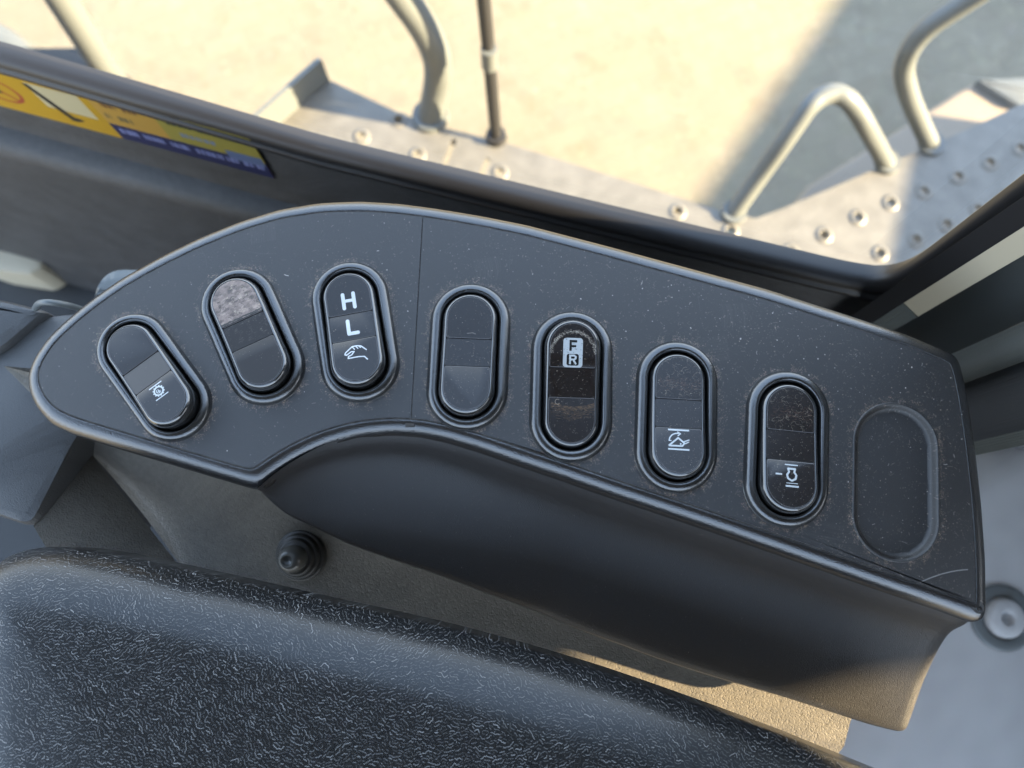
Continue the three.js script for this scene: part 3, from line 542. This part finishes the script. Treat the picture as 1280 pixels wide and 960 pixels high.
  SW.slice(0, 7).forEach((s, i) => {
    const k = s.k, g = thing('rocker_switch', labels[i], 'switch', V3(s.c.x, YP - 0.012, s.c.z), { turn: s.turn, group: 'rocker switches on the console' });
    const R0 = 0.0129 * k, L = s.L, top = [0.0192, 0.0188, 0.0186, 0.0180, 0.0176, 0.0174, 0.0174][i], ty = (x, z) => top + tilt[i] * z + 0.05 * Math.max(0, z - 0.0064 * k, -z - 0.0068 * k);
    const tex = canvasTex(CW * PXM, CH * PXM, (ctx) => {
      const R = rng(300 + i); ctx.fillStyle = '#1a1513'; ctx.fillRect(0, 0, CW * PXM, CH * PXM);
      
      ctx.translate(CW * PXM / 2, CH * PXM / 2); ctx.scale(PXM, PXM);
      ctx.strokeStyle = 'rgba(150,150,152,0.42)'; ctx.lineWidth = 0.2;            // thin pale outlines of the two lens windows
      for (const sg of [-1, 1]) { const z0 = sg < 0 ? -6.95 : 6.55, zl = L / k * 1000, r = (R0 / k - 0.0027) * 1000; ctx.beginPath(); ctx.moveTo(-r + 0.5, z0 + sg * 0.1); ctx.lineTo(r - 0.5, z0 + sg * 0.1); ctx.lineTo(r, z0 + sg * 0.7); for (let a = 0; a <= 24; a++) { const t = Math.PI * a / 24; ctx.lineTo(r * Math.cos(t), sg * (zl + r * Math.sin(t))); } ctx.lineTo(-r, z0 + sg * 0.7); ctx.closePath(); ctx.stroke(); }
      art[i](ctx, R);
      for (let j = 0; j < 420 * dustOn[i]; j++) speck(ctx, R, (R() - 0.5) * 24, (R() - 0.5) * 58, 0.10 + 0.16 * R(), `rgba(190,176,156,${0.15 + 0.5 * R()})`);
      if (i > 4) for (let j = 0; j < 70; j++) { const x = (R() - 0.5) * 19, z = -27 + R() * 19, a = R() * 6.3; ctx.strokeStyle = `rgba(185,172,150,${0.25 + 0.35 * R()})`; ctx.lineWidth = 0.12; ctx.beginPath(); ctx.moveTo(x, z); ctx.quadraticCurveTo(x + Math.cos(a) * 1.2, z + Math.sin(a), x + Math.cos(a + 1) * 2, z + Math.sin(a + 1) * 2); ctx.stroke(); }
    });
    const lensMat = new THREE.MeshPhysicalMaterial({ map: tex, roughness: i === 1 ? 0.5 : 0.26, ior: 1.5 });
    const uvOf = (q) => planarUV(q, -CW / 2000 * k, -CH / 2000 * k, CW / 1000 * k, CH / 1000 * k);
    const ring = (off, dy, fn = true) => ({ p: stadium(R0 - off * k, L, 24), y: fn ? (x, z) => ty(x, z) + dy : dy });
    const cap = [ring(0.0, 0.001, false), ring(0, -0.0042), ring(0.0001, -0.0032), ring(0.00045, -0.0021), ring(0.0009, -0.0012), ring(0.0014, -0.0005), ring(0.0019, -0.0001), ring(0.0022, 0), ring(0.0024, -0.0002), ring(0.0025, -0.0004)];
    localPart('cap', loft(cap, false), M.rocker, g);
    // three lens fields: polygons cut from the stadium, each a shallow bevelled tile
    const RL = R0 - 0.00245 * k, zA = -0.0068 * k, zB = 0.0064 * k, base = stadium(RL, L, 24);
    const band = (z0, z1) => { const q = []; base.forEach((p, j) => { const n = base[(j + 1) % base.length]; if (p[1] >= z0 && p[1] <= z1) q.push(p); for (const zc of [z0, z1]) if ((p[1] - zc) * (n[1] - zc) < 0) { const t = (zc - p[1]) / (n[1] - p[1]); q.push([lerp(p[0], n[0], t), zc]); } }); return smooth(resample(q, 0.0006), 2); };
    [['upper_lens', -1, zA - 0.0001], ['middle_field', zA + 0.0001, zB - 0.0001], ['lower_lens', zB + 0.0001, 1]].forEach(([name, z0, z1], j) => {
      const q = band(z0, z1), h = j === 1 ? -0.00012 : 0.00005;
      const q2 = loft([{ p: q, y: (x, z) => ty(x, z) - 0.0005 }, { p: q, y: (x, z) => ty(x, z) + h - 0.00012 }, { p: inset(q, 0.00016), y: (x, z) => ty(x, z) + h }], true);
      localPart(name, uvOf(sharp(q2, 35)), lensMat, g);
    });
  });
}
// ---------------------------------------------------------------- lower housing, front pod, booted knob
const YD = YP - 0.100;
{
  const h = thing('lower_housing', 'brown grey grained plastic housing between the console and the armrest', 'housing', at(600, 760, YD - 0.2));
  // deck: flat towards the seat, rising in a hollow curve under the apron
  const edge = [[150, 600], [228, 708], [300, 830], [380, 930]];            // front end, seen from above
  const rows = 24, colsN = 60, pos = [], idx = [], uv = [];
  const front0 = at(66, 480, YD), front1 = at(300, 830, YD), rear0 = at(1085, 740, YD), rear1 = at(1060, 935, YD), rear2 = at(1030, 1000, YD);
  for (let i = 0; i <= colsN; i++) for (let j = 0; j <= rows; j++) {
    const u = i / colsN, v = j / rows;                                       // v = 0 under the console, 1 under the armrest
    const a = V3().lerpVectors(front0, front1, v), b = v < 0.5 ? V3().lerpVectors(rear0, rear1, v * 2) : V3().lerpVectors(rear1, rear2, v * 2 - 1);
    const p = V3().lerpVectors(a, b, u);
    p.y = YD + 0.045 * (Math.max(0, 0.6 - v) / 0.6) ** 2 - 0.012 * v;
    pos.push(p.x, p.y, p.z); uv.push(p.x, p.z);
  }
  for (let i = 0; i < colsN; i++) for (let j = 0; j < rows; j++) { const a = i * (rows + 1) + j; idx.push(a, a + 1, a + rows + 1, a + 1, a + rows + 2, a + rows + 1); }
  part('deck', geoFrom(pos, idx, uv), M.housing, h);
  // rear end wall and seat-side wall of the deck
  const wallStrip = (pts, y1) => { const ps = [], ix = [], uu = []; pts.forEach((p, k) => { ps.push(p.x, p.y, p.z, p.x, y1, p.z); uu.push(k * 0.05, 0, k * 0.05, 0.2); }); for (let k = 0; k < pts.length - 1; k++) ix.push(2 * k, 2 * k + 1, 2 * k + 2, 2 * k + 1, 2 * k + 3, 2 * k + 2); return geoFrom(ps, ix, uu); };
  const rearEdge = [], seatEdge = [];
  for (let j = 0; j <= rows; j++) { const k = 3 * (colsN * (rows + 1) + j); rearEdge.push(V3(pos[k], pos[k + 1], pos[k + 2])); }
  for (let i = 0; i <= colsN; i++) { const k = 3 * (i * (rows + 1) + rows); seatEdge.push(V3(pos[k], pos[k + 1], pos[k + 2])); }
  part('rear_end', wallStrip(rearEdge, YD - 0.5), M.housing, h);
  part('seat_side', wallStrip(seatEdge, YD - 0.5), M.housing, h);
  // slanted cheek between the pod and the deck
  const edgeAt = (j) => V3(pos[3 * j], pos[3 * j + 1], pos[3 * j + 2]), cp = [], ci = [], cu = [];
  [[at(150, 470, YP - 0.068), 0], [at(97, 545, YP - 0.068), 6], [at(42, 658, YP - 0.070), 17], [at(150, 840, YP - 0.085), rows]].forEach(([a, j]) => { for (const p of [a, edgeAt(j)]) { cp.push(p.x, p.y, p.z); cu.push(p.x + 0.3, p.z); } });
  for (let j = 0; j < 3; j++) { const a = j * 2; ci.push(a, a + 1, a + 2, a + 1, a + 3, a + 2); }
  part('slanted_cheek', geoFrom(cp, ci, cu), M.housing, h);
}
{
  const Y = YP - 0.066, P = (x, y, yy = Y) => { const p = at(x, y, yy); return [p.x, p.z]; };
  const w = thing('front_pod', 'blue grey plastic pod joined to the console nose', 'pod', at(-10, 560, YP - 0.2));
  part('body', boxUV(prism([P(-160, 470), P(0, 436), P(46, 394), P(110, 388), P(190, 450), P(120, 510), P(88, 560), P(40, 655), P(30, 657), P(-20, 640), P(-160, 610)], YP - 0.2, Y, 0.0045)), M.pod, w);
  part('raised_lid', boxUV(prism([P(-160, 350, Y + 0.008), P(0, 372, Y + 0.008), P(56, 386, Y + 0.008), P(40, 398, Y + 0.008), P(-4, 436, Y + 0.008), P(-160, 480, Y + 0.008)], YP - 0.2, Y + 0.006, 0.005)), M.pod, w);
  const c = at(376, 694, YD + 0.001), q = thing('booted_knob', 'small black ribbed rubber boot with a domed tip on the brown housing', 'knob', c);
  q.rotation.set(0.16, 0, 0.12); q.scale.setScalar(0.88);
  const lp = (a) => new THREE.LatheGeometry(a.map(([x, y]) => new THREE.Vector2(x, y)), 36);
  const b = [[0.0162, -0.004], [0.0164, 0.0]];
  [[0.0162, 0], [0.0138, 0.0036], [0.0114, 0.0072]].forEach(([r, y]) => { for (let k = 0; k <= 8; k++) { const t = Math.PI / 2 * k / 8; b.push([r - 0.0014 * (1 - Math.cos(t)), y + 0.0012 + 0.0016 * Math.sin(t)]); } b.push([r - 0.0021, y + 0.0026]); });
  b.push([0.0080, 0.0104]);
  localPart('boot', lp(b), M.knobBoot, q);
  localPart('tip', lp([[0.0086, 0.0095], [0.0088, 0.0125], [0.0084, 0.0160], [0.0074, 0.0188], [0.0056, 0.0208], [0.0038, 0.0216], [0.0032, 0.0210], [0.0024, 0.0196], [0, 0.0192]]), M.knobCap, q);
}
// ---------------------------------------------------------------- armrest
{
  const S = 0.20, N = 2048;
  const cv = document.createElement('canvas'); cv.width = cv.height = N;
  {
    const c = cv.getContext('2d'), R = rng(4), mm = N / (S * 1000);
    c.fillStyle = '#1d1d1d'; c.fillRect(0, 0, N, N);
    for (let i = 0; i < 2600; i++) { const x = R() * N, y = R() * N, r = (0.4 + 1.6 * R()) * mm; c.fillStyle = R() < 0.5 ? `rgba(14,14,18,${0.25 * R()})` : `rgba(58,57,58,${0.22 * R()})`; c.beginPath(); c.ellipse(x, y, r, r * 0.6, R() * 3, 0, 7); c.fill(); }
    c.lineCap = 'round'; c.lineJoin = 'round';
    // crinkles: pale wavering ridges that never touch, grown on a wrapped grid
    const G = 900, cell = S * 1000 / G, taken = new Int32Array(G * G), wrap = (v) => ((v % G) + G) % G;
    const free = (x, y, id, r) => { const cx = Math.floor(x / cell), cy = Math.floor(y / cell); for (let dy = -r; dy <= r; dy++) for (let dx = -r; dx <= r; dx++) { const t = taken[wrap(cy + dy) * G + wrap(cx + dx)]; if (t && t !== id && dx * dx + dy * dy <= r * r) return false; } return true; };
    const field = (x, y) => { const u = x / (S * 1000), v = y / (S * 1000); return 0.3 + 0.8 * tiledNoise(u, v, 4, 6) + 0.55 * tiledNoise(u, v, 14, 8); };
    for (let id = 1; id < 80000; id++) {
      const x0 = R() * S * 1000, y0 = R() * S * 1000, space = 3; if (!free(x0, y0, id, space)) continue;
      const arms = [], max = 0.5 + 2.4 * R(), cells = [];
      for (const dir of [0, Math.PI]) {
        let x = x0, y = y0, w = (R() - 0.5) * 0.8, l = 0; const arm = [[x, y]];
        while (l < max) { w = w * 0.68 + (R() - 0.5) * 1.7; const a = field(x, y) + dir + w; x += Math.cos(a) * 0.2; y += Math.sin(a) * 0.2; l += 0.2; if (!free(x, y, id, space)) break; arm.push([x, y]); const c0 = wrap(Math.floor(y / cell)) * G + wrap(Math.floor(x / cell)); if (!taken[c0]) { taken[c0] = id; } }
        arms.push(arm);
      }
      taken[wrap(Math.floor(y0 / cell)) * G + wrap(Math.floor(x0 / cell))] = id;
      const pts = [...arms[1].reverse(), ...arms[0].slice(1)]; if (pts.length < 2) pts.push([x0 + 0.2, y0]);
      const g = 94 + 66 * R(); c.strokeStyle = `rgba(${g},${g * 0.98},${g * 0.955},${0.5 + 0.5 * R()})`; c.lineWidth = (0.13 + 0.13 * R()) * mm;
      for (const ox of [-N, 0, N]) for (const oy of [-N, 0, N]) { if (x0 * mm + ox < -80 || x0 * mm + ox > N + 80 || y0 * mm + oy < -80 || y0 * mm + oy > N + 80) continue; c.beginPath(); pts.forEach(([p, q], k) => (k ? c.lineTo(p * mm + ox, q * mm + oy) : c.moveTo(p * mm + ox, q * mm + oy))); c.stroke(); }
    }
  }
  const color = new THREE.CanvasTexture(cv), bump = new THREE.CanvasTexture(cv); color.colorSpace = THREE.SRGBColorSpace;
  for (const t of [color, bump]) { t.wrapS = t.wrapT = THREE.RepeatWrapping; t.magFilter = THREE.LinearFilter; t.repeat.set(1 / S, 1 / S); }
  const mat = std({ map: color, bumpMap: bump, bumpScale: 0.00018, roughness: 0.3 });
  const YA = YP + 0.012, P = (x, y) => { const p = at(x, y, YA - 0.022); return [p.x, p.z]; };
  const o = smooth(resample([[-38, 1010], [-37, 820], [-28, 740], [-10, 706], [14, 690], [44, 683], [80, 683], [140, 692], [200, 705], [300, 727], [400, 750], [480, 767], [560, 785], [660, 812], [760, 842], [830, 866], [900, 891], [1000, 928], [1100, 969], [1250, 1030], [1250, 1500], [-38, 1500]].map(([x, y]) => P(x, y)), 0.003), 6);
  const w = thing('armrest', 'black creased vinyl seat armrest with pale wrinkles', 'armrest', at(300, 900, YA - 0.1));
  const mid = [at(560, 1100, YA).x, at(560, 1100, YA).z];
  const dist = (x, z) => { let m = 9; for (let i = 0; i < o.length; i++) { const a = o[i], b = o[(i + 1) % o.length], dx = b[0] - a[0], dz = b[1] - a[1], t = clamp(((x - a[0]) * dx + (z - a[1]) * dz) / (dx * dx + dz * dz), 0, 1); m = Math.min(m, Math.hypot(x - a[0] - t * dx, z - a[1] - t * dz)); } return m; };
  const steps = [0, 0.002, 0.006, 0.012, 0.02, 0.03, 0.042, 0.056, 0.072, 0.09, 0.11, 0.135, 0.165, 0.2, 0.24, 0.29, 0.35, 0.43, 0.55, 0.75, 1], RE = 0.030;
  const rings = [{ p: insetFar(o, 0.012, 0.002), y: YA - 0.066 }, { p: insetFar(o, 0.004, 0.002), y: YA - 0.058 }, { p: o, y: YA - 0.046 }];
  for (const f of steps) rings.push({ p: o.map(([x, z]) => [lerp(x, mid[0], f), lerp(z, mid[1], f)]), y: (x, z) => { const d = dist(x, z), e = Math.min(d, RE) / RE; return YA - 0.028 + 0.028 * Math.pow(1 - (1 - e) ** 2.1, 0.52) + 0.005 * (1 - Math.exp(-Math.max(0, d - 0.02) / 0.06)); } });
  const g = loft(rings, false, false);
  part('pad', g, mat, w);
  part('support_plate', prism(insetFar(o, 0.03, 0.002), YA - 0.075, YA - 0.0615), M.darkTrim, w);
}
{
  const w = thing('shade_cushion', 'unseen black seat cushion added to darken the gap below the armrest', 'seat', V3(0, 1.9, 0.45)), P = (x, z) => [x, z];  // unseen seat added to keep light out of the gap
  part('cushion', boxUV(prism([P(-0.45, 0.10), P(0.05, 0.17), P(0.22, 0.22), P(0.22, 0.75), P(-0.45, 0.75)], 2.1, 2.46, 0.04)), M.rubber, w);
  part('pedestal', boxUV(prism([P(-0.3, 0.25), P(0.15, 0.25), P(0.15, 0.65), P(-0.3, 0.65)], 1.86, 2.11, 0)), M.black, w);
}
// ---------------------------------------------------------------- outside: tread plate walkway
const YW = CAM_Y - 1.15;
{
  const P = (x, y, yy = YW) => { const p = at(x, y, yy); return [p.x, p.z]; };
  const out = [P(378, 130), P(414, 101), P(520, 151), P(640, 181), P(800, 231), P(915, 268), P(945, 273), P(975, 262), P(1110, 205), P(1165, 182), P(1290, 124), P(1500, 30)];
  const rear = wallPoint(1.3, -0.05, 0), front = wallPoint(-0.62, -0.05, 0), lead = P(300, 200);
  const poly = [...out, [rear.x, rear.z], [front.x, front.z], lead];
  const w = thing('walkway', 'galvanised steel walkway plate with raised grip holes outside the window', 'walkway', V3(0.3, YW - 0.05, -0.5));
  const dots = [[452, 171], [498, 150], [522, 194], [625, 216], [570, 238], [700, 262], [780, 290], [847, 265], [913, 289], [988, 315], [1030, 294], [1072, 272], [1113, 254], [1060, 345], [1100, 317], [1155, 240], [1145, 300], [1183, 281], [1197, 221], [1237, 204], [1275, 186], [1222, 262], [1262, 244], [1300, 170]].map(([x, y]) => P(x, y));
  const shadowSlots = [[562, 190, 0.010], [604, 214, 0.008]].map(([x, y]) => P(x, y));  // cut into the plate in place of narrow shadows
  const sh = new THREE.Shape(poly.map(([x, z]) => new THREE.Vector2(x, -z)));
  const R = 0.0085;
  for (const [x, z] of dots) { const h = new THREE.Path(); h.absarc(x, -z, 0.0146, 0, Math.PI * 2); sh.holes.push(h); }
  for (const [x, z] of shadowSlots) { const h = new THREE.Path(); const a = 0.33, c = Math.cos(a), s = Math.sin(a); h.setFromPoints([[-0.004, -0.024], [0.004, -0.024], [0.004, 0.024], [-0.004, 0.024]].map(([p, q]) => new THREE.Vector2(x + p * c + q * s, -(z) + -(-p * s) * -1 + q * c))); sh.holes.push(h); }
  const g = new THREE.ExtrudeGeometry(sh, { depth: 0.005, bevelEnabled: false, curveSegments: 20 }); g.rotateX(-Math.PI / 2); g.translate(0, YW - 0.005, 0);
  part('plate', g, M.steel, w);
  const lathe = new THREE.LatheGeometry([[0.0150, -0.003], [0.0148, 0.0002], [0.0136, 0.0006], [0.0115, 0.0018], [0.0096, 0.0025], [0.0080, 0.0024], [0.0073, 0.0014], [0.0072, -0.006]].map(([x, y]) => new THREE.Vector2(x, y)), 28);
  for (const [x, z] of dots) { const m = localPart('grip_ring', lathe, M.steel, w); m.position.set(x, YW, z).sub(w.position); }
  // folded edge under the outer rim, and the upstand at the front end
  const rim = out.map(([x, z]) => V3(x, YW, z)), ps = [], ix = [], uu = [];
  rim.forEach((p, k) => { ps.push(p.x, YW - 0.001, p.z, p.x, YW - 0.05, p.z); uu.push(k * 0.1, 0, k * 0.1, 0.05); }); for (let k = 0; k < rim.length - 1; k++) ix.push(2 * k, 2 * k + 1, 2 * k + 2, 2 * k + 1, 2 * k + 3, 2 * k + 2);
  part('folded_edge', sharp(geoFrom(ps, ix, uu), 20), M.steel, w);
  const a = P(412, 100), b = lead, dx = b[0] - a[0], dz = b[1] - a[1], L = Math.hypot(dx, dz), nx = -dz / L, nz = dx / L, sg = nx < 0 ? 1 : -1;
  part('upstand', prism([a, b, [b[0] + nx * sg * 0.008, b[1] + nz * sg * 0.008], [a[0] + nx * sg * 0.008, a[1] + nz * sg * 0.008]], YW - 0.05, YW + 0.055, 0), M.railGrey, w);
}
// ---------------------------------------------------------------- handrails, pole, boxes outside
{
  const A = (x, y, h) => at(x, y, CAM_Y - h);
  const rail = (name, label, pts, r, mat, feet) => {
    const w = thing(name, label, 'handrail', V3(pts[0].x, YW, pts[0].z)); part('tube', tube(pts, r, 90, 18), mat, w);
    for (const f of feet) { const g = new THREE.CylinderGeometry(r * 1.35, r * 1.45, 0.008, 20); g.translate(f.x, YW + 0.004, f.z); part('weld_foot', g, mat, w); }
    return w;
  };
  let p0 = A(538, 146, 1.15);
  rail('handrail', 'pale grey bent handrail at the narrow part of the walkway', [p0, A(545, 112, 1.10), A(547, 82, 1.04), A(540, 55, 0.98), A(524, 25, 0.93), A(505, -2, 0.89), A(470, -50, 0.83), A(420, -110, 0.78)], 0.0215, M.railGrey, [p0]);
  p0 = A(917, 266, 1.15); let p1 = A(1108, 204, 1.15);
  const hoop = [p0, A(950, 219, 1.10), A(980, 177, 1.05), A(998, 151, 1.025), A(1011, 133, 1.01), A(1026, 121, 1.005), A(1043, 117, 1.005), A(1058, 123, 1.01), A(1071, 138, 1.03), A(1080, 153, 1.05), A(1094, 178, 1.10), p1];
  rail('handrail', 'dark grey hoop handle standing on the walkway edge by the shadow', hoop, 0.0148, M.railGrey, [p0, p1]);
  p0 = A(1163, 181, 1.15);
  rail('handrail', 'dark grey curved rail rising from the wide shaded walkway', [p0, A(1148, 148, 1.10), A(1135, 115, 1.05), A(1130, 85, 1.01), A(1140, 58, 0.97), A(1160, 35, 0.94), A(1205, 4, 0.90), A(1280, -45, 0.84), A(1380, -110, 0.78)], 0.015, M.railGrey, [p0]);
  const q0 = A(150, 112, 1.02), q1 = A(66, -18, 0.80), q2 = A(-60, -210, 0.60);
  rail('handrail', 'pale green grey straight grab rail outside by the sticker', [V3(q0.x * 1.02, YW, q0.z * 1.02), q0, q1, q2], 0.0185, M.railGrey, []);
  const b0 = A(620, 172, 1.15), b1 = A(612, 80, 0.98), b2 = A(604, -5, 0.86), b3 = A(592, -120, 0.72);
  const pole = thing('antenna_pole', 'thin black upright pole at the walkway edge', 'pole', b0);
  part('rod', tube([b0, b1, b2, b3], 0.0095, 60, 14), M.black, pole);
  const col = new THREE.CylinderGeometry(0.0118, 0.0118, 0.04, 18); col.translate(b1.x, b1.y + 0.015, b1.z); part('collar', col, M.railGrey, pole);
  const ft = new THREE.CylinderGeometry(0.016, 0.018, 0.012, 18); ft.translate(b0.x, b0.y + 0.005, b0.z); part('foot', ft, M.black, pole);
  // box on the machine below the rear walkway
  const yb = CAM_Y - 1.6, P = (x, y, yy = yb) => { const p = at(x, y, yy); return [p.x, p.z]; };
  const bx = thing('tool_box', 'tan steel tool box below the wide end of the walkway', 'box', V3(...[P(1150, 200)[0], 0.9, P(1150, 200)[1]]));
  part('body', prism([P(985, 268), P(1010, 232), P(1222, 100), P(1275, 135), P(1500, 60), P(1500, 300), P(1100, 330)], 0.9, yb, 0.01), std({ color: lin(0.2, 0.165, 0.125), roughness: 0.6 }), bx);
  part('lid', prism([P(1222, 99, yb + 0.02), P(1290, 96, yb + 0.02), P(1500, 20, yb + 0.02), P(1500, 58, yb + 0.02), P(1276, 133, yb + 0.02)], yb - 0.02, yb + 0.02, 0.006), M.railGrey, bx);
  // corner of the front mudguard
  const yf = CAM_Y - 1.2, F = (x, y) => { const p = at(x, y, yf); return [p.x, p.z]; };
  const fd = thing('mudguard', 'pale grey rounded mudguard corner outside beyond the sticker', 'mudguard', V3(F(0, 60)[0], yf - 0.1, F(0, 60)[1]));
  part('shell', prism([F(-200, -40), F(-40, 12), F(0, 22), F(26, 40), F(46, 62), F(52, 90), F(40, 140), F(-200, 120)], yf - 0.1, yf, 0.02), M.railGrey, fd);
  // unseen hood and trailer, added and shaped to throw shade from the rear
  const hood = thing('added_hood', 'unseen engine hood added behind the cab to shade the walkway', 'hood', V3(2.4, 0.6, 0));
  const e0 = at(1120, 205, YW), e1 = at(1090, 345, YW), dirE = V3().subVectors(e1, e0).setY(0).normalize();
  const hTop = 2.42, run = (hTop - YW) / Math.tan(el), c0 = V3(e0.x + Math.cos(az) * run, 0, e0.z + Math.sin(az) * run);
  const h0 = c0.clone().addScaledVector(dirE, -0.42), h1 = c0.clone().addScaledVector(dirE, 1.6);
  part('casing', boxUV(prism([[h0.x, h0.z], [h1.x, h1.z], [h1.x + 1.6, h1.z + 0.4], [h0.x + 1.6, h0.z + 0.4]], 0.6, hTop, 0.02)), M.cream, hood);
  const g0 = at(870, 255, 0), g1 = at(1045, 0, 0), dg = V3().subVectors(g1, g0).setY(0).normalize(), tTop = 2.6, r2 = tTop / Math.tan(el), s0 = V3(g0.x + Math.cos(az) * r2, 0, g0.z + Math.sin(az) * r2);
  const t0 = s0.clone().addScaledVector(dg, -1.2), t1 = s0.clone().addScaledVector(dg, 6), tr = thing('added_trailer', 'unseen box trailer added to throw shade on the yard', 'trailer', V3(t0.x + 2, 0, t0.z));
  const dn = V3(-dg.z, 0, dg.x); if (dn.x < 0) dn.negate();
  part('box', boxUV(prism([[t0.x, t0.z], [t1.x, t1.z], [t1.x + dn.x * 2.4, t1.z + dn.z * 2.4], [t0.x + dn.x * 2.4, t0.z + dn.z * 2.4]], 0.25, tTop, 0)), M.floorGrey, tr);
  for (const f of [0.15, 0.85]) for (const k of [0.3, 2.1]) { const wq = new THREE.CylinderGeometry(0.4, 0.4, 0.25, 24); wq.rotateZ(Math.PI / 2); wq.rotateY(-Math.atan2(dn.z, dn.x)); const p = t0.clone().lerp(t1, f).addScaledVector(dn, k); wq.translate(p.x, 0.4, p.z); part('wheel', wq, M.rubber, tr); }
}
renderer.render(scene, camera);
